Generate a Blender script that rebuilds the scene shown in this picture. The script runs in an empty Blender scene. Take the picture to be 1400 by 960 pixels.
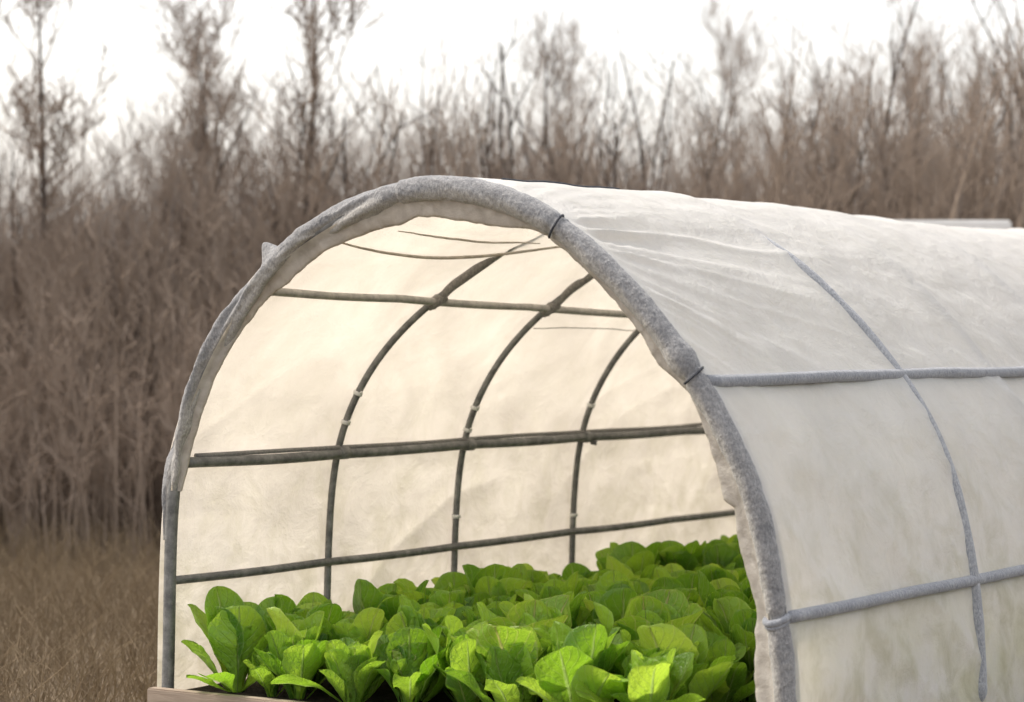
import bpy, math, random
import numpy as np
from mathutils import Vector
random.seed(7); RNG = np.random.default_rng(7)
R = math.radians
S = bpy.context.scene
COL = S.collection

# ---------------------------------------------------------------- camera
ALPHA = R(33.3106)
CAM = (3.94438, -5.70258, 1.04734)
cd = bpy.data.cameras.new('camera'); cam = bpy.data.objects.new('camera', cd); COL.objects.link(cam)
cd.sensor_width = 36; cd.lens = 90; cd.clip_start = .1; cd.clip_end = 3000
cam.location = CAM; cam.rotation_euler = (R(90 - .409), 0, ALPHA)
cd.dof.use_dof = True; cd.dof.focus_distance = 7.3; cd.dof.aperture_fstop = 2.9
S.camera = cam

# ---------------------------------------------------------------- light
SUN_EL, SUN_AZ = R(50), R(-97)          # azimuth measured from +Y towards +X
w = bpy.data.worlds.new('World'); S.world = w; w.use_nodes = True
nt = w.node_tree; bg = nt.nodes['Background']
sky = nt.nodes.new('ShaderNodeTexSky'); sky.sky_type = 'NISHITA'; sky.sun_disc = False
sky.sun_elevation = SUN_EL; sky.sun_rotation = SUN_AZ
sky.air_density = 1.0; sky.dust_density = 6.0; sky.ozone_density = .6
tcw = nt.nodes.new('ShaderNodeTexCoord'); nzw = nt.nodes.new('ShaderNodeTexNoise'); nzw.inputs['Scale'].default_value = 2.2; nzw.inputs['Detail'].default_value = 5
mpw = nt.nodes.new('ShaderNodeMapping'); mpw.inputs['Scale'].default_value = (1, 1, 3.5)
nt.links.new(tcw.outputs['Generated'], mpw.inputs['Vector']); nt.links.new(mpw.outputs[0], nzw.inputs['Vector'])
veil = nt.nodes.new('ShaderNodeMix'); veil.data_type = 'RGBA'; veil.inputs[6].default_value = (2.85, 2.76, 2.66, 1); veil.inputs[7].default_value = (3.5, 3.4, 3.26, 1)
nt.links.new(nzw.outputs[0], veil.inputs[0])
over = nt.nodes.new('ShaderNodeMix'); over.data_type = 'RGBA'; over.inputs[0].default_value = .72      # a thin bright overcast veils the blue
nt.links.new(sky.outputs[0], over.inputs[6]); nt.links.new(veil.outputs[2], over.inputs[7])
nt.links.new(over.outputs[2], bg.inputs[0]); bg.inputs[1].default_value = .15
sl = bpy.data.lights.new('sun', 'SUN'); so = bpy.data.objects.new('sun', sl); COL.objects.link(so)
sl.energy = 1.25; sl.angle = R(12); sl.color = (1, .95, .87)
sd = Vector((math.sin(SUN_AZ) * math.cos(SUN_EL), math.cos(SUN_AZ) * math.cos(SUN_EL), math.sin(SUN_EL)))
so.rotation_euler = sd.to_track_quat('Z', 'Y').to_euler()
S.view_settings.view_transform = 'Standard'; S.view_settings.look = 'None'
S.view_settings.exposure = 1.54; S.view_settings.gamma = 1
S.render.engine = 'CYCLES'
S.cycles.use_denoising = True
S.cycles.max_bounces = 14; S.cycles.diffuse_bounces = 8; S.cycles.transparent_max_bounces = 16

# ---------------------------------------------------------------- helpers
def tag(o, label=None, cat=None, group=None, kind=None):
    if label: o['label'] = label
    if cat: o['category'] = cat
    if group: o['group'] = group
    if kind: o['kind'] = kind
    return o

def empty(name, loc=(0, 0, 0), rz=0):
    o = bpy.data.objects.new(name, None); COL.objects.link(o)
    o.location = loc; o.rotation_euler = (0, 0, rz); o.empty_display_size = .1
    return o

def mesh(name, V, F, mat, smooth=True, uv=None, tint=None):
    V = np.asarray(V, np.float32); F = np.asarray(F, np.int32)
    me = bpy.data.meshes.new(name); k = F.shape[1]
    me.vertices.add(len(V)); me.vertices.foreach_set('co', V.ravel())
    me.loops.add(F.size); me.loops.foreach_set('vertex_index', F.ravel())
    me.polygons.add(len(F))
    me.polygons.foreach_set('loop_start', np.arange(0, F.size, k, dtype=np.int32))
    me.polygons.foreach_set('loop_total', np.full(len(F), k, np.int32))
    me.update(calc_edges=True)
    me.polygons.foreach_set('use_smooth', np.full(len(F), bool(smooth)))
    if uv is not None:
        l = me.uv_layers.new(name='UVMap')
        l.data.foreach_set('uv', np.asarray(uv, np.float32)[F.ravel()].ravel())
    if tint is not None:
        a = me.attributes.new('tint', 'FLOAT', 'POINT'); a.data.foreach_set('value', np.asarray(tint, np.float32))
    me.validate(); me.materials.append(mat)
    return me

def obj(name, me, parent=None, loc=(0, 0, 0)):
    o = bpy.data.objects.new(name, me); COL.objects.link(o); o.location = loc
    if parent: o.parent = parent
    return o

def gridF(n, m, close=False, off=0):
    i = np.arange(n - 1)[:, None]; j = np.arange(m if close else m - 1)[None, :]
    a = i * m + j; b = i * m + (j + 1) % m; c = (i + 1) * m + (j + 1) % m; d = (i + 1) * m + j
    return np.stack([a, b, c, d], -1).reshape(-1, 4) + off

def h2(ix, iy, seed):
    x = np.sin(ix * 127.1 + iy * 311.7 + seed * 74.7) * 43758.5453
    return x - np.floor(x)

def noise2(x, y, seed=0):
    x, y = np.broadcast_arrays(np.asarray(x, float), np.asarray(y, float))
    ix, iy = np.floor(x), np.floor(y); fx, fy = x - ix, y - iy
    u = fx * fx * fx * (fx * (fx * 6 - 15) + 10); v = fy * fy * fy * (fy * (fy * 6 - 15) + 10)
    a, b, c, d = h2(ix, iy, seed), h2(ix + 1, iy, seed), h2(ix, iy + 1, seed), h2(ix + 1, iy + 1, seed)
    return (a + (b - a) * u + (c - a) * v + (a - b - c + d) * u * v) * 2 - 1

def fbm(x, y, seed=0, o=4):
    r = 0; a = 1.; x = np.asarray(x, float); y = np.asarray(y, float)
    for k in range(o):
        r = r + a * noise2(x, y, seed + k * 13); x = x * 2.03; y = y * 2.03; a *= .5
    return r / 1.9

def sstep(a, b, x):
    t = np.clip((np.asarray(x, float) - a) / (b - a), 0, 1); return t * t * (3 - 2 * t)

def sweep(path, rad, ns=10, up=None, cap=True, radf=None):
    """tube along a polyline; rad scalar or per point; radf (n, ns) multiplies"""
    P = np.asarray(path, float); n = len(P)
    T = np.gradient(P, axis=0); T /= np.linalg.norm(T, axis=1)[:, None] + 1e-9
    up = np.array(up if up is not None else (0, 0, 1.), float)
    B = np.cross(T, up); B /= np.linalg.norm(B, axis=1)[:, None] + 1e-9
    N = np.cross(B, T)
    th = np.linspace(0, 2 * np.pi, ns, endpoint=False)
    r = np.broadcast_to(np.asarray(rad, float), (n,))[:, None] * np.ones((1, ns))
    if radf is not None: r = r * radf
    V = P[:, None] + r[..., None] * (np.cos(th)[None, :, None] * B[:, None] + np.sin(th)[None, :, None] * N[:, None])
    V = V.reshape(-1, 3); F = gridF(n, ns, True)
    if cap:
        c0, c1 = len(V), len(V) + 1
        V = np.vstack([V, P[:1], P[-1:]])
        j = np.arange(ns); k = (j + 1) % ns
        F = np.vstack([F, np.stack([k, j, np.full(ns, c0), np.full(ns, c0)], 1)[:, [0, 1, 2, 2]] if False else np.zeros((0, 4), int)])
        # caps as quads by pairs of rim vertices around the centre
        q = []
        for jj in range(0, ns, 2):
            q.append([c0, jj, (jj + 1) % ns, (jj + 2) % ns][::-1])
            b = (n - 1) * ns
            q.append([c1, b + jj, b + (jj + 1) % ns, b + (jj + 2) % ns])
        F = np.vstack([F, np.array(q)])
    return V, F

def box(x0, x1, y0, y1, z0, z1, bev=.004):
    """bevelled box as quads"""
    def pts(ax):
        a, b = ax; return [a, a + bev, b - bev, b]
    import bmesh
    bm = bmesh.new()
    bmesh.ops.create_cube(bm, size=1)
    for v in bm.verts:
        v.co = ((x0 + x1) / 2 + v.co.x * (x1 - x0), (y0 + y1) / 2 + v.co.y * (y1 - y0), (z0 + z1) / 2 + v.co.z * (z1 - z0))
    bmesh.ops.bevel(bm, geom=bm.edges[:], offset=bev, segments=2, affect='EDGES')
    return bm

def bmobj(name, bm, mat, parent=None, loc=(0, 0, 0), smooth=False):
    me = bpy.data.meshes.new(name); bm.to_mesh(me); bm.free(); me.materials.append(mat)
    if smooth:
        for p in me.polygons: p.use_smooth = True
    return obj(name, me, parent, loc)

def join(parts):
    Vs, Fs, o = [], [], 0
    for V, F in parts: Vs.append(V); Fs.append(np.asarray(F) + o); o += len(V)
    return np.vstack(Vs), np.vstack(Fs)

# ---------------------------------------------------------------- materials
class NT:
    def __init__(s, name):
        s.m = bpy.data.materials.new(name); s.m.use_nodes = True; s.t = s.m.node_tree
        s.t.nodes.clear(); s.out = s.n('ShaderNodeOutputMaterial')
    def n(s, t, **k):
        x = s.t.nodes.new(t)
        for a, b in k.items():
            if a.startswith('i_'):
                key = a[2:]; key = int(key) if key.isdigit() else key.replace('_', ' ')
                x.inputs[key].default_value = b
            else: setattr(x, a, b)
        return x
    def l(s, a, b): s.t.links.new(a, b)
    def noise(s, scale, detail=5, rough=.55, vec=None, dist=0):
        x = s.n('ShaderNodeTexNoise'); x.inputs['Scale'].default_value = scale; x.inputs['Detail'].default_value = detail
        x.inputs['Roughness'].default_value = rough; x.inputs['Distortion'].default_value = dist
        if vec is not None: s.l(vec, x.inputs['Vector'])
        return x.outputs[0]
    def ramp(s, fac, stops):
        x = s.n('ShaderNodeValToRGB'); e = x.color_ramp.elements
        while len(e) < len(stops): e.new(.5)
        for k, (p, c) in enumerate(stops): e[k].position = p; e[k].color = (*c, 1) if len(c) == 3 else c
        s.l(fac, x.inputs[0]); return x.outputs[0]
    def mix(s, fac, a, b, mode='MIX'):
        x = s.n('ShaderNodeMix', data_type='RGBA', blend_type=mode)
        for inp, v in ((x.inputs[0], fac), (x.inputs[6], a), (x.inputs[7], b)):
            if hasattr(v, 'is_linked'): s.l(v, inp)
            else: inp.default_value = v if isinstance(v, (int, float)) else (*v, 1)
        return x.outputs[2]
    def math(s, op, a, b=None, c=None, clamp=False):
        x = s.n('ShaderNodeMath', operation=op, use_clamp=clamp)
        for k, v in enumerate((a, b, c)):
            if v is None: continue
            if hasattr(v, 'is_linked'): s.l(v, x.inputs[k])
            else: x.inputs[k].default_value = v
        return x.outputs[0]
    def bump(s, h, strength, dist):
        x = s.n('ShaderNodeBump'); x.inputs['Strength'].default_value = strength; x.inputs['Distance'].default_value = dist
        s.l(h, x.inputs['Height']); return x.outputs[0]
    def coord(s, k='Object'): return s.n('ShaderNodeTexCoord').outputs[k]
    def mapped(s, scale, k='Object', rot=(0, 0, 0)):
        x = s.n('ShaderNodeMapping'); x.inputs['Scale'].default_value = scale; x.inputs['Rotation'].default_value = rot
        s.l(s.coord(k), x.inputs['Vector']); return x.outputs[0]

def principled(T, col, rough, normal=None, spec=.5, metal=0., trans=None):
    p = T.n('ShaderNodeBsdfPrincipled')
    for inp, v in (('Base Color', col), ('Roughness', rough)):
        if hasattr(v, 'is_linked'): T.l(v, p.inputs[inp])
        else: p.inputs[inp].default_value = v if isinstance(v, (int, float)) else (*v, 1)
    p.inputs['Specular IOR Level'].default_value = spec; p.inputs['Metallic'].default_value = metal
    if normal is not None: T.l(normal, p.inputs['Normal'])
    return p

def m_cover():
    T = NT('cover_cloth'); c = T.coord()
    n1 = T.ramp(T.noise(2.6, 6, .62, c, .5), [(.3, (0, 0, 0)), (.7, (1, 1, 1))]); n2 = T.noise(7, 6, .65, c, .4); n3 = T.noise(160, 2, .5, c)
    sep = T.n('ShaderNodeSeparateXYZ'); T.l(c, sep.inputs[0])
    low = T.n('ShaderNodeMapRange'); T.l(sep.outputs[2], low.inputs[0])
    for k, v in ((1, .1), (2, .85), (3, 1.), (4, .15)): low.inputs[k].default_value = v
    dirt = T.ramp(n2, [(.45, (0, 0, 0)), (.72, (1, 1, 1))])
    df = T.math('MULTIPLY', dirt, low.outputs[0]); df = T.math('MULTIPLY', df, .75)
    # scattered specks of soil and algae
    sp = T.ramp(T.noise(38, 3, .6, c), [(.70, (0, 0, 0)), (.76, (1, 1, 1))])
    df = T.math('ADD', df, T.math('MULTIPLY', T.math('MULTIPLY', sp, low.outputs[0]), .35), clamp=True)
    base = T.mix(n1, (.83, .825, .815), (.89, .885, .875))
    leaf_glow = T.n('ShaderNodeMapRange'); T.l(sep.outputs[2], leaf_glow.inputs[0])
    for k, v in ((1, .12), (2, .42), (3, .6), (4, 0.)): leaf_glow.inputs[k].default_value = v
    leaf_glow_f = T.math('MULTIPLY', leaf_glow.outputs[0], T.ramp(T.noise(5, 4, .6, c), [(.3, (0, 0, 0)), (.65, (1, 1, 1))]))
    base = T.mix(leaf_glow_f, base, (.60, .62, .37))  # green of the lettuces shining through the low cloth, painted into its colour
    base = T.mix(df, base, (.50, .48, .36))
    tr = T.mix(n1, (.54, .487, .418), (.745, .686, .594))
    tr = T.mix(df, tr, (.40, .37, .24))
    wv = T.n('ShaderNodeTexWave'); wv.inputs['Scale'].default_value = 2; wv.inputs['Distortion'].default_value = 9
    wv.inputs['Detail'].default_value = 3; wv.inputs['Detail Scale'].default_value = 1.4; T.l(T.mapped((1, .5, 1.2), rot=(.5, .3, .2)), wv.inputs['Vector'])
    h = T.math('ADD', T.math('MULTIPLY', wv.outputs[1], .25), T.math('ADD', n2, T.math('MULTIPLY', n3, .06)))
    nb = T.bump(h, .55, .025)
    d = T.n('ShaderNodeBsdfDiffuse'); T.l(base, d.inputs[0]); T.l(nb, d.inputs['Normal'])
    t = T.n('ShaderNodeBsdfTranslucent'); T.l(tr, t.inputs[0]); T.l(nb, t.inputs['Normal'])
    mx = T.n('ShaderNodeMixShader'); mx.inputs[0].default_value = .50; T.l(d.outputs[0], mx.inputs[1]); T.l(t.outputs[0], mx.inputs[2])
    T.l(mx.outputs[0], T.out.inputs[0]); return T.m

def m_sleeve(name, a, b, fuzz=1., c2=None):
    T = NT(name); c = T.coord()
    fib = T.noise(230, 3, .6, T.mapped((1, 1, .45)), .6); n2 = T.noise(16, 5, .65, c, .5); n3 = T.noise(70, 3, .6, c)
    f = T.ramp(T.math('ADD', T.math('MULTIPLY', n2, .40), T.math('ADD', T.math('MULTIPLY', n3, .30), T.math('MULTIPLY', fib, .30))), [(.34, (0, 0, 0)), (.68, (1, 1, 1))])
    col = T.mix(f, a, b)
    if c2:
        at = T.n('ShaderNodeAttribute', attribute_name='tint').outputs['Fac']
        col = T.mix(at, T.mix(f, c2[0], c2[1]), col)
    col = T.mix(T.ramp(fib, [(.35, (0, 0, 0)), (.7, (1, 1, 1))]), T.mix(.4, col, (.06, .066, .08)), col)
    h = T.math('ADD', T.math('MULTIPLY', fib, .6 * fuzz), T.math('ADD', T.math('MULTIPLY', n2, .25), T.math('MULTIPLY', n3, .7)))
    p = principled(T, col, .95, T.bump(h, .55, .012), .1)
    p.inputs['Sheen Weight'].default_value = .35; p.inputs['Sheen Roughness'].default_value = .5
    T.l(p.outputs[0], T.out.inputs[0]); return T.m

def m_flap():
    T = NT('hem_cloth'); c = T.coord()
    n = T.noise(22, 5, .6, c, .4); f = T.noise(240, 2, .5, c)
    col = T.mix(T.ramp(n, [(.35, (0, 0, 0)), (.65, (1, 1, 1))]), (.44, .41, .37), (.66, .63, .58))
    nb = T.bump(T.math('ADD', n, T.math('MULTIPLY', f, .3)), .5, .012)
    d = T.n('ShaderNodeBsdfDiffuse'); T.l(col, d.inputs[0]); T.l(nb, d.inputs['Normal'])
    t = T.n('ShaderNodeBsdfTranslucent'); t.inputs[0].default_value = (.72, .63, .5, 1)
    mx = T.n('ShaderNodeMixShader'); mx.inputs[0].default_value = .3; T.l(d.outputs[0], mx.inputs[1]); T.l(t.outputs[0], mx.inputs[2])
    T.l(mx.outputs[0], T.out.inputs[0]); return T.m

def m_pipe(name, a, b):
    T = NT(name); c = T.coord()
    n = T.noise(26, 6, .7, c); n2 = T.noise(140, 3, .6, c)
    col = T.mix(T.ramp(n, [(.38, (0, 0, 0)), (.66, (1, 1, 1))]), a, b)
    col = T.mix(T.ramp(n2, [(.62, (0, 0, 0)), (.75, (1, 1, 1))]), col, (.3, .28, .25))
    p = principled(T, col, .55, T.bump(n2, .25, .004), .4, .25); T.l(p.outputs[0], T.out.inputs[0]); return T.m

def m_wood(name, a, b, scale=(1, 14, 14)):
    T = NT(name); n = T.noise(5, 7, .65, T.mapped(scale), .8); n2 = T.noise(3, 4, .6, T.coord())
    col = T.mix(T.ramp(n, [(.3, (0, 0, 0)), (.7, (1, 1, 1))]), a, b)
    col = T.mix(T.math('MULTIPLY', n2, .5), col, tuple(x * .6 for x in a))
    p = principled(T, col, .85, T.bump(n, .5, .006), .2); T.l(p.outputs[0], T.out.inputs[0]); return T.m

def m_plain(name, a, b, scale, rough=.9, bump=.3, dist=.02, spec=.2):
    T = NT(name); n = T.noise(scale, 6, .65, T.coord())
    col = T.mix(T.ramp(n, [(.32, (0, 0, 0)), (.68, (1, 1, 1))]), a, b)
    p = principled(T, col, rough, T.bump(n, bump, dist), spec); T.l(p.outputs[0], T.out.inputs[0]); return T.m

def m_leaf(name, dark, light, tdark, tlight, vein, blister=1.):
    T = NT(name)
    at = T.n('ShaderNodeAttribute', attribute_name='tint').outputs['Fac']
    oi = T.n('ShaderNodeObjectInfo').outputs['Random']
    uvn = T.n('ShaderNodeSeparateXYZ'); T.l(T.coord('UV'), uvn.inputs[0]); U, Vv = uvn.outputs[0], uvn.outputs[1]
    au = T.math('ABSOLUTE', T.math('SUBTRACT', U, .5))
    c = T.coord(); n = T.noise(28, 5, .6, c); nb_ = T.noise(75, 3, .55, c, .4)
    f = T.math('ADD', T.math('MULTIPLY', at, .78), T.math('ADD', T.math('MULTIPLY', n, .34), T.math('MULTIPLY', oi, .2)), clamp=False)
    fac = T.ramp(f, [(.24, (0, 0, 0)), (1.0, (1, 1, 1))])
    col = T.mix(fac, dark, light); tr = T.mix(fac, tdark, tlight)
    # veins: a midrib and curved side veins, both faint
    mid = T.n('ShaderNodeMapRange', interpolation_type='SMOOTHSTEP'); T.l(T.math('ADD', au, T.math('MULTIPLY', Vv, .028)), mid.inputs[0])
    for k, v in ((1, .024), (2, .062), (3, 1.), (4, 0.)): mid.inputs[k].default_value = v
    side = T.math('SINE', T.math('MULTIPLY', T.math('SUBTRACT', T.math('ADD', Vv, T.math('MULTIPLY', n, .05)), T.math('MULTIPLY', T.math('POWER', au, .8), .55)), 52))
    side = T.ramp(side, [(.80, (0, 0, 0)), (1., (1, 1, 1))])
    vf = T.math('ADD', T.math('MULTIPLY', mid.outputs[0], .85), T.math('MULTIPLY', side, .26), clamp=True)
    col = T.mix(vf, col, vein); tr = T.mix(vf, tr, tuple(min(1, x * 1.5) for x in vein))
    rim = T.n('ShaderNodeMapRange', interpolation_type='SMOOTHSTEP'); T.l(T.math('MAXIMUM', au, T.math('SUBTRACT', Vv, .5)), rim.inputs[0])
    for k, v in ((1, .455), (2, .498), (3, 0.), (4, .45)): rim.inputs[k].default_value = v
    col = T.mix(rim.outputs[0], col, tuple(min(1, x * 1.15) for x in vein))
    h = T.math('SUBTRACT', T.math('MULTIPLY', nb_, 1.0 * blister), T.math('MULTIPLY', vf, .7))
    b = T.bump(h, .8, .010)
    p = principled(T, col, T.math('ADD', T.math('MULTIPLY', nb_, .2), .24), b, .5)
    t = T.n('ShaderNodeBsdfTranslucent'); T.l(tr, t.inputs[0]); T.l(b, t.inputs['Normal'])
    mx = T.n('ShaderNodeMixShader'); mx.inputs[0].default_value = .46; T.l(p.outputs[0], mx.inputs[1]); T.l(t.outputs[0], mx.inputs[2])
    T.l(mx.outputs[0], T.out.inputs[0]); return T.m

M = dict(
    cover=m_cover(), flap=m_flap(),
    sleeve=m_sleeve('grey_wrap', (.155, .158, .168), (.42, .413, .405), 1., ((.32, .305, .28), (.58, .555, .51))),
    band=m_sleeve('pale_pocket', (.30, .315, .34), (.50, .51, .53), .6),
    gsleeve=m_sleeve('grey_pocket', (.20, .19, .175), (.36, .34, .31), .6),
    rsleeve=m_sleeve('rod_pocket', (.20, .215, .245), (.39, .40, .425), .6),
    pipe=m_pipe('dark_steel', (.12, .122, .12), (.26, .26, .25)),
    gpipe=m_pipe('grey_rod', (.32, .31, .29), (.52, .50, .465)),
    strap=m_plain('strap', (.03, .032, .04), (.07, .075, .085), 80, .7),
    clip=m_plain('clip', (.7, .7, .68), (.8, .8, .78), 40, .5),
    wood=m_wood('board_wood', (.28, .215, .165), (.50, .41, .325)),
    soil=m_plain('soil', (.012, .009, .007), (.045, .032, .022), 30, 1, 1, .03),
    dirt=m_plain('dry_ground', (.07, .052, .035), (.17, .13, .085), 6, 1, .8, .05),
    bank=m_plain('leaf_litter', (.12, .09, .07), (.24, .185, .15), 2.2, 1, .8, .3),
    twig=m_plain('twig', (.170, .132, .102), (.34, .27, .215), .8, .95, .2),
    twig2=m_plain('pale_twig', (.16, .13, .11), (.30, .255, .22), .8, .95, .2),
    bark=m_plain('bark', (.045, .035, .03), (.12, .095, .08), 9, .95, .7),
    grass=m_plain('dry_grass', (.12, .088, .055), (.27, .205, .13), 1.5, .95, .1),
    white=m_plain('white_paint', (.72, .71, .69), (.8, .79, .77), 3, .6),
    grey=m_plain('grey_roof', (.30, .29, .28), (.42, .41, .39), 5, .8),
)
M['leafA'] = m_leaf('lettuce_leaf', (.052, .145, .015), (.28, .48, .05), (.26, .53, .02), (.60, .84, .075), (.30, .42, .12))
M['leafB'] = m_leaf('lettuce_heart', (.11, .25, .02), (.33, .50, .06), (.31, .59, .025), (.63, .85, .09), (.42, .50, .16))
M['leafY'] = m_leaf('yellowing_leaf', (.11, .28, .018), (.32, .47, .06), (.27, .52, .02), (.56, .76, .08), (.55, .52, .2), 1.6)

# ---------------------------------------------------------------- tunnel profile (outer outline of the front hoop)
PROF = np.array([(-1.052, -.12), (-1.048, .1), (-1.042, .35), (-1.034, .5), (-1.028, .565), (-1.018, .64), (-.997, .737), (-.95, .845), (-.9, .952), (-.831, 1.058), (-.744, 1.163),
    (-.656, 1.249), (-.545, 1.322), (-.441, 1.374), (-.338, 1.419), (-.238, 1.453), (-.138, 1.472), (-.041, 1.479), (.055, 1.471), (.15, 1.452), (.243, 1.42), (.335, 1.376), (.426, 1.315),
    (.537, 1.225), (.647, 1.115), (.743, 1.002), (.828, .89), (.891, .799), (.943, .69), (.98, .582), (1.008, .455), (1.029, .329), (1.041, .221), (1.048, .1), (1.052, -.12)])
def resample(P, n):
    d = np.r_[0, np.cumsum(np.linalg.norm(np.diff(P, axis=0), axis=1))]
    t = np.linspace(0, d[-1], n); return np.stack([np.interp(t, d, P[:, k]) for k in range(P.shape[1])], 1)
def smooth(P, s):
    k = np.arange(-3 * s, 3 * s + 1); g = np.exp(-.5 * (k / s) ** 2); g /= g.sum()
    Q = np.vstack([2 * P[0] - P[3 * s:0:-1], P, 2 * P[-1] - P[-2:-3 * s - 2:-1]])
    return np.stack([np.convolve(Q[:, c], g, 'valid') for c in range(P.shape[1])], 1)
NP = 420
PR = smooth(resample(PROF, NP), 11)
ARC = np.r_[0, np.cumsum(np.linalg.norm(np.diff(PR, axis=0), axis=1))]; LEN = ARC[-1]
TA = np.gradient(PR, axis=0); TA /= np.linalg.norm(TA, axis=1)[:, None]
NO = np.stack([-TA[:, 1], TA[:, 0]], 1)                 # outward normal
if NO[NP // 2, 1] < 0: NO = -NO
def at_arc(a, inset=0.):
    i = np.interp(a, ARC, np.arange(NP)); f = lambda A: np.stack([np.interp(i, np.arange(NP), A[:, k]) for k in range(2)], -1)
    return f(PR) - f(NO) * np.asarray(inset)[..., None] if np.ndim(inset) else f(PR) - f(NO) * inset
def arc_near(x, z):
    return ARC[np.argmin((PR[:, 0] - x) ** 2 + (PR[:, 1] - z) ** 2)]
A_APEX = arc_near(-.04, 1.48)
def lean(x): return .32 * sstep(-1.0, -.42, x) + .07 * sstep(.40, .85, x)          # the inner hoops stand askew
RIBS = [.78, 1.49, 2.25, 3.72, 4.62]
LEN_Y = 4.66

tun = empty('polytunnel')
tag(tun, 'arched walk-in tunnel of pale cream cloth over grey hoops, its open end facing us', 'polytunnel')

# ---- cover
NY = 430
yy = np.linspace(0, 1, NY) ** 1.12 * LEN_Y
aa = np.linspace(0, LEN, NP)
A2, Y2 = np.meshgrid(aa, yy, indexing='ij')
Pb = at_arc(aa); Nn = NO
X2 = Pb[:, 0][:, None] + 0 * Y2
hoops = np.array([-.02] + RIBS)
dist = np.full(A2.shape, 9.); seg = np.zeros(A2.shape)
pos = np.stack([h + (lean(X2) if i else 0) + 0 * Y2 for i, h in enumerate(hoops)], 0)
sag = np.zeros(A2.shape)
for i in range(len(hoops) - 1):
    t = (Y2 - pos[i]) / (pos[i + 1] - pos[i]); ok = (t >= 0) & (t <= 1)
    sag = np.where(ok, np.sin(np.pi * np.clip(t, 0, 1)) ** .8, sag)
top = np.exp(-((A2 - A_APEX) / .55) ** 2)
up = sstep(.3, .9, Pb[:, 1])[:, None]
crest = np.interp(Y2, [0, .15, .4, .8, 1.1, 1.27, 1.5, 1.9, 2.3, 2.6, 3.1, 3.7, 4.7], [.010, .018, .021, .023, .025, .014, .019, .017, .009, .002, -.004, .004, .006])
crest = np.apply_along_axis(lambda v: np.convolve(np.pad(v, 8, 'edge'), np.ones(17) / 17, 'valid'), 1, crest)
tight = np.exp(-((A2 - A_APEX) / .38) ** 2)
disp = -sag * (.006 + .006 * up) * (1 - tight) + crest * tight
def slack(a): return sstep(arc_near(-.68, 1.222), arc_near(-.36, 1.41), a) * (1 - sstep(arc_near(-.2, 1.46), A_APEX + .02, a))   # cloth hangs under the hoops here
disp -= .024 * slack(A2) * sstep(.25, .6, Y2)
# broad slack and fine creases
disp += .006 * fbm(A2 * 2.2, Y2 * 1.6, 3) * (.4 + sag)
disp += .0042 * fbm(A2 * 9 + 2 * fbm(A2 * 2, Y2 * 2, 5), Y2 * 5, 9)
def ridged(x, y, s): return 1 - np.abs(noise2(x, y, s)) * 2
# tension folds fanning back from the front hoop over the right shoulder
sh = A2 - A_APEX
fan = np.exp(-((sh - .62) / .30) ** 2) * np.exp(-np.clip(Y2 - .1, 0, 9) / .75) * sstep(0, .12, Y2)
q = (sh - .44) / (.22 + Y2 * .42)
disp += .016 * fan * ridged(q * 5.2 + .5 * fbm(A2 * 2, Y2 * 2, 21, 2), Y2 * .6, 22)
disp += .008 * fan * ridged(q * 11 + .7 * fbm(A2 * 3, Y2 * 2, 24, 2), Y2 * .9, 25)
# side drape folds, right flank and left wall
flank = sstep(.85, 1.05, sh)
disp += .010 * flank * ridged((sh * 1.1 - Y2 * .9) * 3.2 + .6 * fbm(A2 * 1.5, Y2 * 1.5, 31, 2), (sh + Y2) * .7, 32)
lw = sstep(.2, .5, -sh)
disp += .011 * lw * ridged((-sh * 1.0 + Y2 * .45) * 4.2 + .7 * fbm(A2 * 1.8, Y2 * 1.5, 41, 2), Y2 * .8, 42)
# slack ceiling creases running along the tunnel left of the ridge
for ax, az, w_, dep, y0, y1 in ((-.52, 1.335, .014, .010, .05, 1.25), (-.43, 1.375, .012, .007, .3, 1.15), (-.30, 1.43, .02, .010, .5, 2.2), (-.62, 1.275, .016, .008, 1.2, 2.6), (-.20, 1.46, .02, .008, 0, .9)):
    a0 = arc_near(ax, az); m = sstep(y0, y0 + .2, Y2) * (1 - sstep(y1 - .3, y1, Y2))
    a0 = a0 + .035 * np.sin((Y2 - y0) / (y1 - y0) * np.pi) * -1 + .012 * noise2(Y2 * 2.1, ax, 77)
    disp -= dep * m * np.exp(-((A2 - a0) / w_) ** 2)
# ridge swells and a pinched fold along the crest
disp += .003 * top * noise2(Y2 * 1.9 + .4, A2 * .8, 55)
# tight over hoops and rods
hd = np.min(np.abs(Y2[None] - pos), 0)
disp += .006 * np.exp(-(hd / .03) ** 2) * (hd < .2)
disp = disp * (.12 + .88 * sstep(0, .16, Y2)) + .007 * np.exp(-(Y2 / .05) ** 2)
inset = .012
Vc = np.stack([Pb[:, 0][:, None] + Nn[:, 0][:, None] * (disp - inset), Y2, np.maximum(Pb[:, 1][:, None] + Nn[:, 1][:, None] * (disp - inset), -.13)], -1)
Vc[..., 1] += .004 * fbm(A2 * 3, Y2 * 3, 61)
Vc[:, 0, 1] = -.006
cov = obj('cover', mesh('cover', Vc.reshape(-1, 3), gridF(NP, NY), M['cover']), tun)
# closed far end, out of view, added to warm the light inside
ii = [i for i in range(0, NP, 6) if PR[i, 1] > .0]
ep = np.array([[(PR[i, 0] * .985, LEN_Y + .03 * (1 - t) * t * 4 * noise2(PR[i, 0] * 4, t * 3, 5), -.12 * (1 - t) + (PR[i, 1] * .985) * t) for t in np.linspace(0, 1, 24)] for i in ii], float)
obj('end_panel', mesh('end_panel', ep.reshape(-1, 3), gridF(len(ii), 24), M['cover']), tun)

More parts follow.
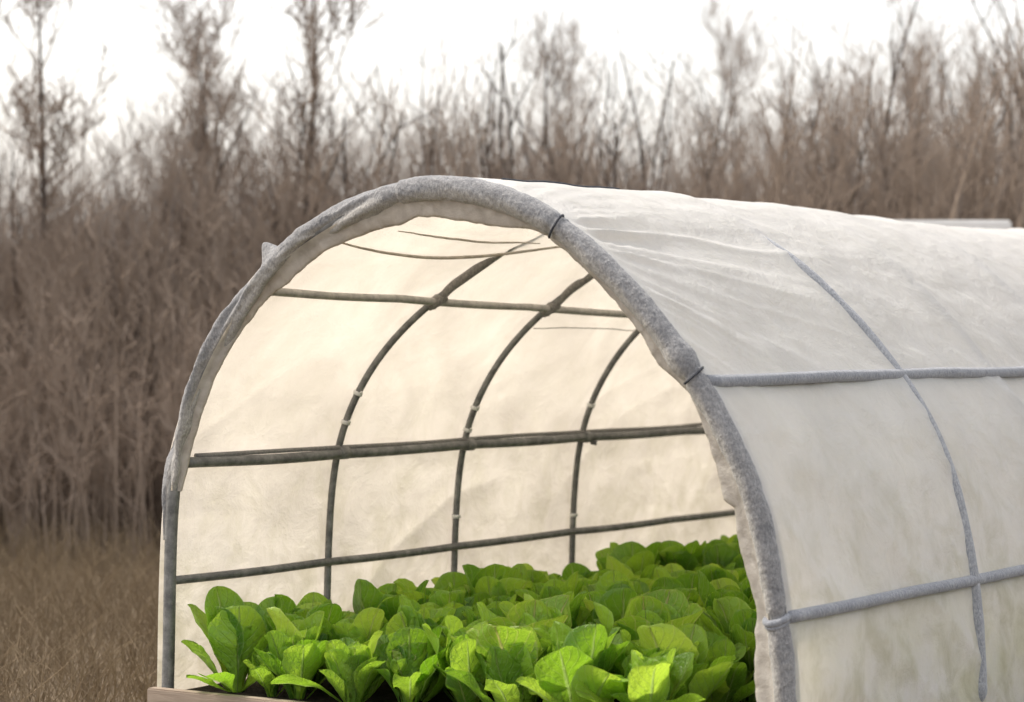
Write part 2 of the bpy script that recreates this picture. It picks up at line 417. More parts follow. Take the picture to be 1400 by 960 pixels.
# ---- inner hoops
def rib_path(y, a0, a1, inset, n=150):
    a = np.linspace(a0, a1, n); p = at_arc(a, inset)
    return np.stack([p[:, 0], y + lean(p[:, 0]), p[:, 1]], 1)
A_SL = arc_near(-.74, 1.165)
clipspec = {0: [(-.94, .87), (-.98, .77)], 1: [(-.97, .80), (-1.0, .73), (-1.03, .42)], 2: [(-.97, .79), (-1.03, .38)]}
for k, y in enumerate(RIBS):
    a_ = np.linspace(.06, LEN - .06, 200)
    p = at_arc(a_, .026 - .036 * slack(a_)); V, F = sweep(np.stack([p[:, 0], y + lean(p[:, 0]), p[:, 1]], 1), .0112, 10, (0, 1, 0))
    rib = obj('rib', mesh('rib', V, F, M['pipe']), tun)
    def pocket(nm, a0, a1, ins, r, mat, sd, lead=.1):
        a_ = np.linspace(a0, a1, 200); e_ = sstep(a0, a0 + lead, a_) * (1 - sstep(a1 - .04, a1, a_))
        p = at_arc(a_, ins + .012 * (1 - e_) - .036 * slack(a_)); rr = r * (.72 + .28 * e_) + .0022 * fbm(a_ * 8, 0 * a_ + sd, 5)
        V, F = sweep(np.stack([p[:, 0], y + lean(p[:, 0]), p[:, 1]], 1), rr, 12, (0, 1, 0)); obj(nm, mesh(nm, V, F, mat), tun)
    pocket('rib_sleeve', arc_near(-.75, 1.16), arc_near(-.45, 1.37), .022, .0155, M['gsleeve'], k)
    A_R = arc_near(.24, 1.42)
    if k == 0: pocket('rib_sleeve', A_R, LEN - .1, .016, .0225, M['band'], k + 5, .35)
    for (cx, cz) in clipspec.get(k, []):
        a = arc_near(cx, cz); p = rib_path(y, a - .006, a + .006, .026, 3)
        V, F = sweep(p, .0155, 10, (0, 1, 0))
        V2, F2 = sweep(p[1] + np.array([[.008, 0, 0], [.02, -.006, .004], [.024, -.012, .002]]), .004, 6)
        obj('clip', mesh('clip', *join([(V, F), (V2, F2)]), M['clip']), rib)
# ---- long rods
def rod(name, x, z, y0, y1, r, mat, inset=.028, sagv=.004, seed=0, n=80):
    a = arc_near(x, z); p = at_arc(np.array([a]), inset)[0]
    t = np.linspace(0, 1, n); Y = y0 + (y1 - y0) * t
    P = np.stack([p[0] + .003 * noise2(Y * 2, seed + .5, 3), Y, p[1] - sagv * np.sin(np.pi * ((Y - y0) / .74 % 1)) + .003 * noise2(Y * 1.5, seed + .2, 8)], 1)
    V, F = sweep(P, r, 12); return obj(name, mesh(name, V, F, mat), tun)
rod('purlin', -1.03, .317, .0, 4.62, .0130, M['pipe'], .036, .003, 1)
rod('purlin', -1.01, .68, .03, 4.62, .0160, M['pipe'], .040, .004, 2)
yr = np.linspace(.02, 4.62, 120); ar = np.interp(yr, [0, .92, 1.78, 2.4, 4.7], [arc_near(-.715, 1.192), arc_near(-.737, 1.170), arc_near(-.757, 1.15), arc_near(-.775, 1.128), arc_near(-.79, 1.11)])
ar = np.convolve(np.pad(ar, 6, 'edge'), np.ones(13) / 13, 'valid'); p = at_arc(ar, .028); UPPER = (yr, ar)
V, F = sweep(np.stack([p[:, 0], yr, p[:, 1] - .004 * np.sin(np.pi * (yr / .74 % 1)) + .002 * noise2(yr * 1.5, .7, 8)], 1), .0125, 12)
obj('purlin', mesh('purlin', V, F, M['gpipe']), tun)
rod('purlin', .80, .93, .0, 4.62, .0145, M['pipe'], .034, .002, 4)
rod('purlin', 1.03, .345, .0, 4.62, .0145, M['pipe'], .034, .002, 5)
rod('rod_sleeve', .80, .93, .0, 4.62, .0170, M['rsleeve'], .010, .002, 4)
rod('rod_sleeve', 1.03, .345, .0, 4.62, .0165, M['rsleeve'], .008, .002, 5)
# pocket seam over the middle rod and loose cords near the upper rod
def cord(x, z, y0, y1, r, mat, dz, seed, name='cord'):
    a = arc_near(x, z); p = at_arc(np.array([a]), .03)[0]; t = np.linspace(0, 1, 60)
    P = np.stack([p[0] + 0 * t, y0 + (y1 - y0) * t, p[1] - dz * np.sin(np.pi * t) + .006 * noise2(t * 6, seed + .3, 4)], 1)
    V, F = sweep(P, r, 6); obj(name, mesh(name, V, F, mat), tun)
cord(-.81, 1.085, 1.62, 3.0, .0018, M['gsleeve'], .006, 1)
ia = int(np.argmin(np.abs(PR[:, 0] - .05) + 9 * (PR[:, 1] < 1))); cp = Vc[ia]; cp = cp[(cp[:, 1] > .16) & (cp[:, 1] < .80)] + np.array([0, 0, .001])
V, F = sweep(cp, .0035, 8); obj('cord', mesh('cord', V, F, M['strap']), tun)
def fold_shade(pts, r):  # thin strips added to draw the shading of the ceiling folds
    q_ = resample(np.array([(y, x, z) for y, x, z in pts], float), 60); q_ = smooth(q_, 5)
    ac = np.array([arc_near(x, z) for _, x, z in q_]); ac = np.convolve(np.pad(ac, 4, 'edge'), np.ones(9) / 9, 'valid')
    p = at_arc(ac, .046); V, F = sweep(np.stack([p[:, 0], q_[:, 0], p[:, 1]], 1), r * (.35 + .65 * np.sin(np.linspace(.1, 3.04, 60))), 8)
    obj('ceiling_fold_shade', mesh('ceiling_fold_shade', V, F, M['flap']), tun)
fold_shade([(.02, -.47, 1.36), (.18, -.51, 1.34), (.5, -.55, 1.32), (.81, -.55, 1.32), (1.06, -.50, 1.34), (1.22, -.455, 1.366), (1.45, -.40, 1.39)], .0050)
fold_shade([(.30, -.41, 1.385), (.45, -.43, 1.38), (.74, -.45, 1.37), (1.1, -.44, 1.37)], .0035)
cord(-1.0, .697, .08, 3.4, .0075, M['gsleeve'], .003, 2, 'cover_hem')

# ---- front hoop: bare pole, wrapped sleeve, hem flap, ties
a = np.linspace(.06, LEN - .06, 260); p = at_arc(a, .034)
V, F = sweep(np.stack([p[:, 0] + .012 * np.exp(-((a - .3) / .5) ** 2), 0 * a - .004, p[:, 1]], 1), .0185, 12, (0, 1, 0))
obj('front_hoop', mesh('front_hoop', V, F, M['pipe']), tun)
NS, NT_ = 1500, 40
A0 = arc_near(-1.038, .44); a = np.linspace(A0, LEN - .06, NS)
th = np.linspace(0, 2 * np.pi, NT_, endpoint=False)
AA, TH = np.meshgrid(a, th, indexing='ij')
cx, sx = np.cos(TH), np.sin(TH)
A_PEAK = arc_near(-.615, 1.275); A_J = arc_near(-.16, 1.47); A_T1 = arc_near(.36, 1.37); A_T2 = arc_near(.775, .955); A_T3 = arc_near(1.027, .345)
rb_ = np.interp(np.interp(AA, ARC, PR[:, 0]), [-1.03, -.9, -.6, -.2, .3, .8, 1.0, 1.05], [.026, .026, .029, .031, .0305, .0300, .0285, .0285])
rs = rb_ + .0030 * fbm(AA * 9, cx * .8 + 3, 1) + .003 * fbm(AA * 22 + cx * 2.2, sx * 2.2 + 5, 2)
tw = TH + AA * 5.5
leftm = 1 - sstep(A_APEX - .35, A_APEX - .1, AA)
rs += leftm * (.0100 * np.sin(2 * tw + 1.5 * fbm(AA * 5, cx, 4)) + .003 * np.sin(5 * tw - AA * 9))
rs += .0022 * ridged(TH / 6.2832 * 2 + AA * 3.1 + .5 * fbm(AA * 3, AA * 0, 71, 2), AA * 5, 72) * (.4 + .6 * np.abs(sx))
rs += .0012 * fbm(AA * 90, TH * 6, 6) * (1 - .4 * leftm)
for c, d_, s_ in ((A_T1, .006, .012), (A_T2, .007, .014), (A_T3, .007, .014), (arc_near(-.9, .95), .004, .03), (arc_near(-1.0, .72), .006, .03)):
    rs -= d_ * np.exp(-((AA - c) / s_) ** 2)
rs += .004 * (sstep(A_J - .006, A_J + .002, AA) * (1 - sstep(A_J + .55, A_J + .56, AA)))           # overlapped wrap
rs += .006 * np.exp(-((AA - A_T2 + .06) / .035) ** 2)
rs *= .12 + .88 * sstep(A0 - .02, A0 + .26, AA)
pk = np.exp(-((AA - A_PEAK) / .032) ** 2)
cpos = at_arc(a, .0305); nrm = at_arc(a, -1.) - at_arc(a, 0.)
out = cx[..., None] * np.stack([nrm[:, 0], 0 * a, nrm[:, 1]], 1)[:, None] + sx[..., None] * np.array([0, -1., 0])
shift = -.010 * (1 - sstep(A0, A0 + .25, a))
C = np.stack([cpos[:, 0] + shift, 0 * a - .004, cpos[:, 1]], 1)
Vs = C[:, None] + rs[..., None] * out
Vs += (pk * np.clip(cx, 0, 1) ** 5 * .042)[..., None] * (np.stack([nrm[:, 0], 0 * a, nrm[:, 1]], 1) + np.array([-.3, 0, .25]))[:, None]
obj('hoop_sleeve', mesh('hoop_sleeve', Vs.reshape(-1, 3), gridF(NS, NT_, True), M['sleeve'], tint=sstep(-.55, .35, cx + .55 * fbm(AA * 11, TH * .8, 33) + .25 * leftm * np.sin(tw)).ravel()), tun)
# hem flap: width given where the photograph shows it, inwards from the wrap
keys = [(-1.03, .6, .006), (-.97, .8, .012), (-.9, .95, .008), (-.80, 1.1, .014), (-.70, 1.21, .020), (-.62, 1.27, .034), (-.5, 1.35, .026), (-.4, 1.39, .034), (-.30, 1.43, .042), (-.2, 1.46, .052), (-.12, 1.475, .040),
        (-.0, 1.477, .052), (.1, 1.46, .054), (.2, 1.43, .044), (.28, 1.40, .016), (.34, 1.375, .008), (.45, 1.295, .012), (.55, 1.21, .016), (.65, 1.11, .020), (.72, 1.03, .034), (.76, .98, .018), (.80, .93, .008), (.86, .85, .016), (.92, .74, .028), (.95, .67, .034),
        (.96, .64, .012), (.985, .56, .030), (1.0, .48, .026), (1.02, .39, .012), (1.027, .34, .014), (1.03, .3, .026), (1.04, .2, .034), (1.045, .1, .034)]
ka = [arc_near(x, z) for x, z, _ in keys]; kw = [w_ for *_, w_ in keys]
NF, NW = 1100, 9
a = np.linspace(ka[0], LEN - .08, NF); wd = np.interp(a, ka, kw)
wd = wd + .008 + .016 * sstep(.80, .95, np.interp(a, ARC, PR[:, 0])) + .0035 * fbm(a * 24, 0 * a, 8)
t = np.linspace(0, 1, NW); AA, TT = np.meshgrid(a, t, indexing='ij')
ins = .046 + TT * (wd[:, None] + .008)
yoff = -.026 + TT * .030 + .007 * TT * fbm(AA * 14, TT * .6, 12) + .004 * np.sin(TT * 5)
pp = at_arc(AA, ins)
Vf = np.stack([pp[..., 0], yoff, pp[..., 1]], -1)
Vb = Vf.copy(); Vb[..., 1] += .004
F1 = gridF(NF, NW); F2 = gridF(NF, NW)[:, ::-1] + NF * NW
e = np.arange(NF - 1); ed = np.stack([e * NW + NW - 1, e * NW + NW - 1 + NF * NW, (e + 1) * NW + NW - 1 + NF * NW, (e + 1) * NW + NW - 1], 1)
obj('hem_flap', mesh('hem_flap', np.vstack([Vf.reshape(-1, 3), Vb.reshape(-1, 3)]), np.vstack([F1, F2, ed]), M['flap']), tun)
def tie(ac, r, rad, mat, q0, q1, name='tie', tail=0.):
    c = at_arc(np.array([ac]), .033)[0]; nn = at_arc(np.array([ac]), -1.)[0] - at_arc(np.array([ac]), 0.)[0]
    tn = np.array([nn[1], -nn[0]])
    t_ = np.linspace(q0, q1, 48)
    P = np.array([(c[0] + nn[0] * r * math.cos(q_) + tn[0] * .012 * math.sin(q_), -.004 - r * math.sin(q_), c[1] + nn[1] * r * math.cos(q_) + tn[1] * .012 * math.sin(q_)) for q_ in t_])
    if tail:
        e_ = P[-1]; P = np.vstack([P, [e_ + np.array([-.006 * k_, -.002 * k_, -tail * k_ / 4]) for k_ in range(1, 5)]])
    V, F = sweep(P, rad, 8, (.3, .2, .9)); obj(name, mesh(name, V, F, mat), tun)
tie(A_T1, .0355, .0034, M['strap'], -.9, 2.5)
tie(A_T2, .0345, .0036, M['strap'], -.7, 2.0)
tie(A_T3, .029, .0095, M['rsleeve'], -3.0, 3.0)
tie(A_T3 + .012, .027, .0070, M['rsleeve'], -3.0, 3.0)
for yr in (RIBS[0], RIBS[1]):                                                       # bindings where the upper rod crosses the hoops
    ac = float(np.interp(yr + .13, UPPER[0], UPPER[1])); p = at_arc(np.linspace(ac - .024, ac + .024, 9), .03); q_ = np.linspace(-1, 1, 9)
    V, F = sweep(np.stack([p[:, 0], yr + lean(p[:, 0]) + .012 * q_, p[:, 1]], 1), .0195 - .003 * np.abs(q_) ** 3 + .0015 * np.sin(q_ * 9), 14, (0, 1, 0))
    obj('binding', mesh('binding', V, F, M['gsleeve']), tun)
for (x, z, y) in ((-1.01, .68, .79), (-1.01, .68, 1.5), (-1.01, .68, 2.26)):
    p = at_arc(np.array([arc_near(x, z)]), .04)[0]
    V, F = sweep([(p[0], y - .02, p[1]), (p[0], y + .02, p[1])], .021, 10); obj('bracket', mesh('bracket', V, F, M['pipe']), tun)
p = at_arc(np.array([arc_near(-1.01, .655)]), .04)[0]
V, F = sweep([(p[0], 2.30, p[1]), (p[0] + .02, 2.31, p[1] - .004)], .009, 8); obj('bolt', mesh('bolt', V, F, M['pipe']), tun)

# ---------------------------------------------------------------- raised bed
bed = empty('raised_bed', (0, 0, -.15))
tag(bed, 'long raised bed of weathered boards filled with soil under the tunnel', 'raised bed')
for nm, b in (('front_board', box(-1.025, 1.025, -.075, -.035, 0, .165)), ('side_board', box(-.985, -.95, -.034, 4.6, 0, .15)), ('side_board', box(.95, .985, -.034, 4.6, 0, .15)), ('back_board', box(-.95, .95, 4.56, 4.6, 0, .15))):
    bmobj(nm, b, M['wood'], bed)
n = 60; xs = np.linspace(-.955, .955, n); ys = np.linspace(-.034, 4.565, 120)
Xg, Yg = np.meshgrid(xs, ys, indexing='ij'); Zg = .002 + .012 * fbm(Xg * 9, Yg * 9, 2)
tag(obj('soil', mesh('soil', np.stack([Xg, Yg, Zg], -1).reshape(-1, 3), gridF(n, 120), M['soil'])), kind='structure')

# ---------------------------------------------------------------- lettuces
def leaf(L, W, phi0, curl, cup, ruf, fold, nv=22, nu=13, seed=0, twist=0., blunt=.62):
    r = np.random.default_rng(seed)
    v = np.linspace(0, 1, nv); v = v ** .9; v = np.where(v > .8, .8 + .2 * np.sin((v - .8) / .2 * np.pi / 2), v)
    u = np.linspace(-1, 1, nu)
    f = np.where(v < blunt, .15 + .85 * sstep(.10, blunt, v), np.sqrt(np.clip(1 - ((v - blunt) / (1 - blunt)) ** 2.0, 0, 1)))
    ph = phi0 + curl * v ** 2 + .10 * np.sin(v * 5 + r.uniform(0, 6))
    dv = np.diff(v, prepend=0)
    X = np.cumsum(np.sin(ph) * dv) * L; Z = np.cumsum(np.cos(ph) * dv) * L
    VV, UU = np.meshgrid(v, u, indexing='ij')
    edge = 1 + .03 * np.sin(VV * 19 + r.uniform(0, 6)) * np.abs(UU) ** 3 + .018 * np.sin(VV * 37 + UU * 2 + r.uniform(0, 6)) * np.abs(UU) ** 3
    hw = (W / 2) * f[:, None] * edge
    an = np.abs(UU)
    off = cup * hw * (an ** 1.7) + ruf * W * .5 * np.sin(VV * r.uniform(9, 16) + np.sign(UU) * 1.3 + r.uniform(0, 6)) * an ** 2 * f[:, None]
    off += (.06 * W * fbm(UU * 1.8 + seed, VV * 5, seed % 97, 2) + .028 * W * fbm(UU * 4 + seed, VV * 9, seed % 89, 2)) * f[:, None] - .025 * W * np.exp(-(UU / .12) ** 2)
    lat = hw * UU * (1 - fold * an ** 2)
    ca, sa = np.cos(twist * VV), np.sin(twist * VV)
    lat, off = lat * ca - off * sa, lat * sa + off * ca
    nx, nz = -np.cos(ph), np.sin(ph)                     # normal towards the plant's axis
    P = np.stack([X[:, None] + nx[:, None] * off, lat, Z[:, None] + nz[:, None] * off], -1)
    return P.reshape(-1, 3), gridF(nv, nu), np.stack([UU * .5 + .5, VV], -1).reshape(-1, 2)

def leaves(specs):
    Vs, Fs, Us, Ts, o = [], [], [], [], 0
    for s in specs:
        V, F, U = leaf(**s['g'])
        c, sn = math.cos(s['az']), math.sin(s['az'])
        V = V + np.array([s['r0'], 0, 0]); V = V @ np.array([[c, sn, 0], [-sn, c, 0], [0, 0, 1]])
        V[:, 2] += s.get('z0', 0)
        Vs.append(V); Fs.append(F + o); Us.append(U); Ts.append(np.full(len(V), s['t'])); o += len(V)
    return np.vstack(Vs), np.vstack(Fs), np.vstack(Us), np.concatenate(Ts)

GA = math.pi * (3 - math.sqrt(5))
def lettuce_meshes(seed, size=1., upright=0., curly=0., yellow=False):
    r = np.random.default_rng(seed); O, H = [], []
    no, nh = 17, 13
    for k in range(no):
        q = k / (no - 1)
        L = size * (.218 - .03 * q) * r.uniform(.66, 1.14); W = L * r.uniform(.44, .66)
        phi = R((70 if k < 4 else 52) - 38 * q - 14 * upright) + R(r.normal(0, 8))
        O.append(dict(az=k * GA + r.normal(0, .25), r0=.022 - .012 * q, t=float(np.clip(r.normal(.36 + .2 * q, .30), 0, 1)), g=dict(L=L, W=W, phi0=phi * .66, curl=phi * r.uniform(.0, .75) + r.normal(0, .14), cup=r.uniform(.1, .45),
             ruf=r.uniform(.02, .08) + .16 * curly, fold=r.uniform(.02, .14), seed=int(r.integers(1e6)), twist=r.normal(0, .28), blunt=r.uniform(.56, .70))))
    for k in range(nh):
        q = k / (nh - 1)
        L = size * (.205 - .09 * q) * r.uniform(.75, 1.15); W = L * r.uniform(.46, .74)
        phi = R(24 - 16 * q) + R(r.normal(0, 6))
        H.append(dict(az=k * GA + 1 + r.normal(0, .3), r0=.008, z0=.012, t=float(np.clip(r.normal(.45 + .25 * q, .28), 0, 1)), g=dict(L=L, W=W, phi0=phi * .6, curl=phi * r.uniform(.1, 1.2) + r.normal(.02, .2), cup=r.uniform(.25, .7),
             ruf=r.uniform(.05, .12) + .22 * curly, fold=r.uniform(.05, .2), seed=int(r.integers(1e6)), twist=r.normal(0, .35), nv=18, nu=11, blunt=r.uniform(.55, .68))))
    A = leaves(O); B = leaves(H)
    return (mesh('outer_leaves', A[0], A[1], M['leafA'], True, A[2], A[3]), mesh('heart', B[0], B[1], M['leafY' if yellow else 'leafB'], True, B[2], B[3]))

VAR = [lettuce_meshes(100 + k, (1., .94, 1.04)[k % 3], .2 + .5 * (k % 3) / 2, (0., .10, .30, .04)[k % 4]) for k in range(12)]
CUR = [lettuce_meshes(200 + k, .92, 0., 1., k != 1) for k in range(3)]
def plant(x, y, rz, s, me, label, group):
    o = empty('lettuce', (x, y, .005), rz); o.scale = (s, s, s * random.uniform(.95, 1.18))
    a_ = obj('outer_leaves', me[0], o); b_ = obj('heart', me[1], o)
    tag(o, label, 'lettuce', group); return o, a_, b_

def leaf_thing_specs(): pass
ORD = ['first', 'second', 'third', 'fourth', 'fifth', 'sixth', 'seventh', 'eighth', 'ninth', 'tenth', 'eleventh', 'twelfth', 'thirteenth', 'fourteenth', 'fifteenth', 'sixteenth', 'seventeenth', 'eighteenth', 'nineteenth', 'twentieth', 'twenty-first', 'twenty-second']
fwd = np.array([-math.sin(ALPHA), math.cos(ALPHA)]); rgt = np.array([math.cos(ALPHA), math.sin(ALPHA)])
def to_px(P):
    d = np.array(P[:2]) - np.array(CAM[:2]); z = d @ fwd
    return 700 + 3500 * (d @ rgt) / z, 455 - 3500 * (P[2] - CAM[2]) / z
def hoop_inner_x(py):
    # right inner edge of the opening at picture height py
    return np.interp(py, [640, 700, 780, 860, 960], [1008, 1018, 1040, 1048, 1052])
GR = 'lettuces planted close together in the raised bed'
# front-left corner plant: broad paddle leaves seen one by one
def corner_meshes():
    O = []
    #            az     L     W     phi0  curl  cup  t
    for az, L, W, p0, cu, cup, t in ((R(203), .225, .150, 25, 6, .15, .60), (R(168), .245, .145, 12, 2, .2, .30), (R(255), .205, .105, 10, 6, .3, .10), (R(318), .205, .145, 8, 6, .30, .9),
                                     (R(72), .235, .130, 20, 14, .25, .40), (R(22), .20, .085, 30, 14, .3, .35), (R(222), .165, .11, 40, 14, .3, .5), (R(286), .17, .085, 60, 24, .3, .2), (R(352), .15, .075, 52, 22, .2, .6),
                                     (R(120), .22, .13, 24, 14, .3, .5), (R(40), .22, .12, 42, 14, .3, .5), (R(244), .12, .06, 62, 20, .3, .3)):
        O.append(dict(az=az, r0=.014, t=t, g=dict(L=L, W=W, phi0=R(p0), curl=R(cu), cup=cup, ruf=.025, fold=.05, seed=int(az * 100), twist=.06, nv=22, nu=13, blunt=.64)))
    H = [dict(az=k * GA, r0=.006, z0=.01, t=.5, g=dict(L=.15 - .012 * k, W=.075, phi0=R(8), curl=R(18), cup=.5, ruf=.06, fold=.1, seed=k + 900, nv=14, nu=9)) for k in range(5)]
    A = leaves(O); B = leaves(H)
    return mesh('outer_leaves', A[0], A[1], M['leafA'], True, A[2], A[3]), mesh('heart', B[0], B[1], M['leafB'], True, B[2], B[3])
plant(-.80, .06, 0, 1.24, corner_meshes(), 'broad paddle-leaved lettuce standing apart at the front left corner beside the bare hoop pole', GR)
plant(-.655, .045, 2.1, .66, VAR[4], 'small young lettuce in the gap beside the corner plant at the front board', GR)
NC, NR_ = 8, 22
count = 0
for c in range(NC):
    for rr_ in range(NR_):
        x = -.77 + c * .195 + (.10 if rr_ % 2 else 0) * (c < NC - 1) + random.uniform(-.03, .03); y = .045 + rr_ * .190 + random.uniform(-.035, .035)
        x = min(x, .66)
        if c == 0 and rr_ < 1 or (x + .80) ** 2 + (y - .06) ** 2 < .043: continue
        px, py = to_px((x, y, .2)); bx, by = to_px((x, y, .27))
        if px > hoop_inner_x(py) + 130: continue
        if by > 1050: continue
        curly = (rr_ == 0 and c >= 3) or (rr_ == 1 and c in (4, 6)) or (rr_, c) in ((2, 2), (2, 6))
        me = CUR[(c + rr_) % 3] if curly else VAR[random.randrange(len(VAR))]
        s = random.uniform(.92, 1.34) * (1.12 if curly else 1)
        if rr_ == 0: lab = '%s large lettuce from the left in the front row along the front board' % ORD[c]
        elif c == 0: lab = '%s lettuce from the front in the row against the left cloth wall' % ORD[rr_]
        elif curly: lab = 'curly yellow-hearted lettuce in the %s row back, %s plant from the left wall' % (ORD[rr_], ORD[c])
        elif rr_ == 1: lab = '%s lettuce from the left in the second row from the front board' % ORD[c]
        elif px > hoop_inner_x(py) - 40: lab = 'lettuce half hidden by the inner edge of the right hoop leg'
        elif rr_ >= 14: lab = 'small-looking distant lettuce at the far end of the bed'
        else: lab = 'green lettuce crowded among others in the middle of the bed'
        plant(x, y, random.uniform(0, 6.28), s, me, lab, GR); count += 1
print('lettuces', count)

# ---------------------------------------------------------------- ground
gx = np.r_[np.linspace(-1400, -40, 14)[:-1], np.linspace(-40, 30, 70), np.linspace(30, 1400, 14)[1:]]; gy = np.r_[np.linspace(-400, -10, 8)[:-1], np.linspace(-10, 50, 70), np.linspace(50, 2200, 16)[1:]]
GX, GY = np.meshgrid(gx, gy, indexing='ij'); GZ = -.17 + .03 * fbm(GX * .8, GY * .8, 4) * (np.hypot(GX, GY - 2) > 3)
tag(obj('ground', mesh('ground', np.stack([GX, GY, GZ], -1).reshape(-1, 3), gridF(len(gx), len(gy)), M['dirt'])), kind='structure')

# ---------------------------------------------------------------- thicket behind
def tubes(P, rad, ns=3):
    """P (N,k,3), rad (N,k)"""
    N, k, _ = P.shape
    T = np.gradient(P, axis=1); T /= np.linalg.norm(T, axis=2)[..., None] + 1e-9
    ref = np.array([.3, .9, .1]); B = np.cross(T, ref); B /= np.linalg.norm(B, axis=2)[..., None] + 1e-9; Q = np.cross(T, B)
    th = np.linspace(0, 2 * np.pi, ns, endpoint=False)
    V = P[:, :, None] + rad[:, :, None, None] * (np.cos(th)[None, None, :, None] * B[:, :, None] + np.sin(th)[None, None, :, None] * Q[:, :, None])
    F = gridF(k, ns, True)
    F = (F[None] + (np.arange(N) * k * ns)[:, None, None]).reshape(-1, 4)
    return V.reshape(-1, 3), F

def stems(base, H, r0, lean_s, k=7, wob=.05, rng=RNG):
    N = len(base); t = np.linspace(0, 1, k)
    d = rng.normal(0, lean_s, (N, 2)); bend = rng.normal(0, lean_s * .7, (N, 2)); ph = rng.uniform(0, 6.28, (N, 2)); fr = rng.uniform(3, 8, (N, 1))
    P = np.zeros((N, k, 3)); P[:, :, 2] = base[:, 2:3] + H[:, None] * t
    for a_ in range(2):
        P[:, :, a_] = base[:, a_:a_ + 1] + H[:, None] * (d[:, a_:a_ + 1] * t + bend[:, a_:a_ + 1] * t ** 2 + wob * np.sin(fr * t + ph[:, a_:a_ + 1]) * t)
    return P, r0[:, None] * (1 - .85 * t)

def twigs(P, rad, per, L, spread, k=4, rng=RNG, tmin=.25):
    N, kk, _ = P.shape; tt = rng.uniform(tmin, .98, (N, per)) * (kk - 1); i = tt.astype(int); f = tt - i
    I = np.arange(N)[:, None]
    base = P[I, i] * (1 - f[..., None]) + P[I, np.minimum(i + 1, kk - 1)] * f[..., None]
    rb = (rad[I, i] * .55).reshape(-1); base = base.reshape(-1, 3); n_ = len(base)
    az = rng.uniform(0, 2 * np.pi, n_); el = rng.uniform(R(20), R(75), n_)
    d = np.stack([np.cos(az) * np.cos(el) * spread, np.sin(az) * np.cos(el) * spread, np.sin(el)], 1)
    Ls = L * rng.uniform(.4, 1.3, n_) * (1.25 - tt.reshape(-1) / (kk - 1) * .6)
    t = np.linspace(0, 1, k); Q = base[:, None] + d[:, None] * (Ls[:, None] * t)[..., None]
    Q[:, :, 2] += (rng.uniform(-.1, .35, n_) * Ls)[:, None] * t ** 2
    Q[:, 1:, :2] += rng.normal(0, .04, (n_, k - 1, 2)) * Ls[:, None, None]
    return Q, rb[:, None] * (1 - .8 * t)

def cam_xy(px, dep):
    """ground point at image column px (1400 wide) and depth"""
    c = np.asarray(dep)[..., None] * fwd + (np.asarray(dep) * (np.asarray(px) - 700) / 3500)[..., None] * rgt
    return c + np.array(CAM[:2])
def band(N, d0, d1, p0=-350, p1=1750, rng=RNG):
    dep = rng.uniform(d0, d1, N); px = rng.uniform(p0, p1, N); xy = cam_xy(px, dep)
    return np.stack([xy[:, 0], xy[:, 1], np.full(N, -.18)], 1), px, dep

def thicket(name, N, d0, d1, h0, h1, mat, per=9, per2=4, r=(.010, .028), L=.55, p0=-350, p1=1750, hf=None, seed=1):
    g = np.random.default_rng(seed)
    b, px, dep = band(N, d0, d1, p0, p1, g)
    H = g.uniform(h0, h1, N)
    if hf is not None: H = H * hf(px)
    P, ra = stems(b, H, g.uniform(*r, N), .09, rng=g)
    Q, rq = twigs(P, ra, per, L, .8, rng=g)
    parts = [tubes(P, ra), tubes(Q, rq)]
    if per2:
        S2, r2 = twigs(Q, rq, per2, L * .45, .9, 3, g, .15); parts.append(tubes(S2, np.maximum(r2, .0022)))
    V, F = join(parts)
    return obj(name, mesh(name, V, F, mat, False))
hf = lambda px: .92 + .16 * noise2(px / 130., 0 * px + .5, 3) + .16 * sstep(900, 1050, px)
tag(thicket('thicket', 850, 14.5, 19, 1.7, 2.7, M['twig'], 9, 4, hf=hf, seed=1), 'brown tangle of bare winter brush behind the tunnel', 'thicket', kind='stuff')
tag(thicket('thicket', 1200, 19, 27, 2.1, 3.4, M['twig'], 9, 3, (.014, .035), .7, hf=hf, seed=2), 'taller brown bare woodland edge behind the near brush', 'thicket', kind='stuff')
tag(thicket('thicket', 260, 15, 24, 1.9, 3.0, M['twig2'], 9, 3, (.010, .026), .7, hf=hf, seed=3), 'paler grey stems scattered through the brown brush', 'thicket', kind='stuff')
tag(thicket('undergrowth', 3400, 13.5, 19, .5, 1.7, M['twig'], 6, 2, (.004, .010), .3, p0=-350, p1=760, seed=4), 'low brown undergrowth at the foot of the brush left of the tunnel', 'undergrowth', kind='stuff')
tag(thicket('thicket', 150, 15, 22, 2.1, 3.3, M['bark'], 7, 3, (.022, .042), .6, hf=hf, seed=11), 'darker upright stems standing in the brown brush', 'thicket', kind='stuff')
# dry grass on the left
g = np.random.default_rng(9); N = 9000
b, px, dep = band(N, 7.6, 14, -350, 420, g)
keep = (b[:, 0] < -1.25) | (b[:, 0] > 1.3); b = b[keep]; N = len(b)
P, ra = stems(b, g.uniform(.06, .32, N), g.uniform(.0015, .003, N), .35, 4, .1, g)
V, F = tubes(P, ra); tag(obj('grass', mesh('grass', V, F, M['grass'], False)), 'dry straw-coloured grass left of the tunnel', 'grass', kind='stuff')
# wooded slope closing the view
N1, N2 = 120, 30
pxs = np.linspace(-900, 2400, N1); ds = np.linspace(30, 75, N2)
PXg, DG = np.meshgrid(pxs, ds, indexing='ij'); xy = cam_xy(PXg, DG)
hz = (1.9 + .35 * fbm(PXg / 200., DG * .1, 6) + .9 * sstep(930, 1080, PXg)) * sstep(30, 42, DG)
tag(obj('hillside', mesh('hillside', np.stack([xy[..., 0], xy[..., 1], hz - .15], -1).reshape(-1, 3), gridF(N1, N2), M['bank'])), kind='structure')
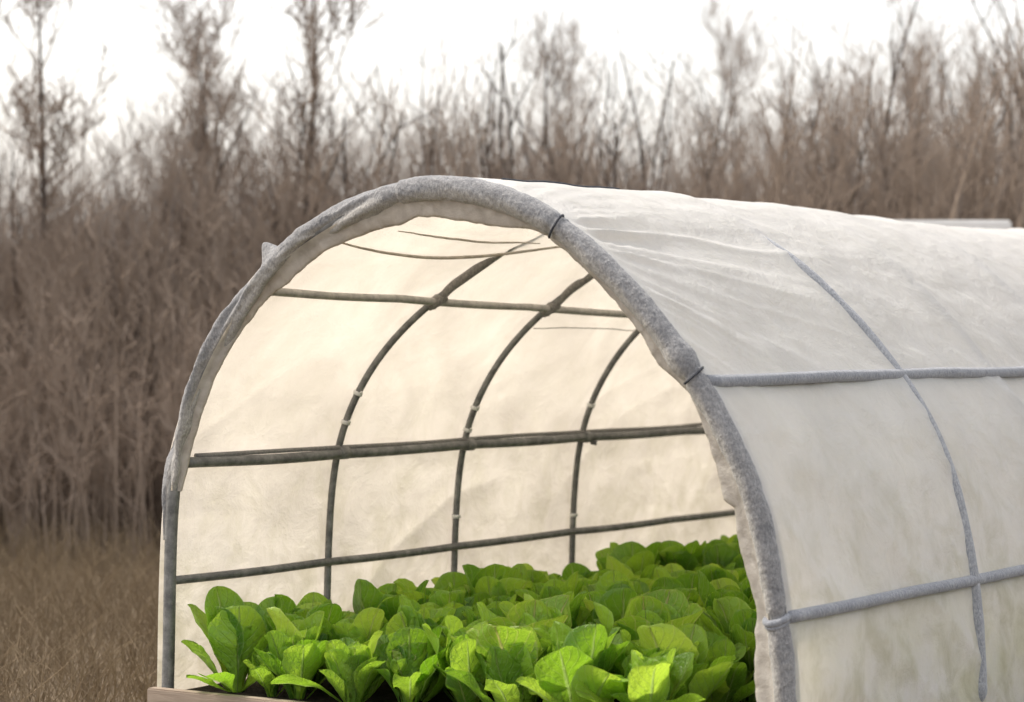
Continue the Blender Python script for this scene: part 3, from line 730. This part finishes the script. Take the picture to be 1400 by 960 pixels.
# single trees whose trunks stand out
def bare_tree(px, dep, H, r, label, seed, lean_=0.):
    g = np.random.default_rng(seed); xy = cam_xy(np.array(px), np.array(dep))
    o = empty('bare_tree', (xy[0], xy[1], -.18))
    P, ra = stems(np.zeros((1, 3)), np.array([H]), np.array([r]), .02, 14, .015, g); P[:, :, 0] += lean_ * H * np.linspace(0, 1, 14)
    V, F = tubes(P, ra, 7); obj('trunk', mesh('trunk', V, F, M['bark']), o)
    Q, rq = twigs(P, ra, 26, H * .26, .8, 6, g, .22); S2, r2 = twigs(Q, rq, 7, H * .10, .9, 4, g, .2); S3, r3 = twigs(S2, r2, 4, H * .05, .9, 3, g, .2)
    V, F = join([tubes(Q, rq, 4), tubes(S2, np.maximum(r2, .004)), tubes(S3, np.maximum(r3, .003))])
    obj('crown', mesh('crown', V, F, M['twig'], False), o); tag(o, label, 'tree', 'bare trees behind the tunnel')
bare_tree(413, 16, 3.6, .04, 'bare dark-trunked tree rising behind the left shoulder of the front hoop', 1)
bare_tree(318, 17, 3.1, .032, 'slim bare tree with a leaning trunk in the brush left of the hoop', 2, -.08)
bare_tree(262, 18, 3.3, .03, 'thin bare tree nearest the left end of the tunnel', 3, .05)
bare_tree(760, 22, 3.4, .035, 'bare tree standing just right of the bright gap above the ridge', 4)
bare_tree(1020, 24, 3.8, .045, 'stout bare tree behind the middle of the tunnel ridge', 5)
bare_tree(1240, 23, 3.7, .045, 'tall bare tree farthest right, beside the white shed', 6)
bare_tree(60, 16, 3.4, .04, 'bare tree at the far left of the brush', 7)

# white shed beyond the ridge on the right
xy = cam_xy(np.array(1268.), np.array(13.8))
sh_ = empty('garden_shed', (xy[0], xy[1], -.18), ALPHA)
tag(sh_, 'small white shed half hidden behind the tunnel ridge on the right', 'shed')
bmobj('wall', box(-.34, .34, -.3, .3, 0, 1.76, .01), M['white'], sh_)
bmobj('roof', box(-.385, .385, -.36, .36, 1.76, 1.82, .012), M['white'], sh_)
dr = bmobj('door', box(-.24, .24, -.325, -.302, .05, 1.7, .006), M['grey'], sh_)
bmobj('handle', box(.17, .2, -.355, -.326, .85, .98, .004), M['pipe'], dr)
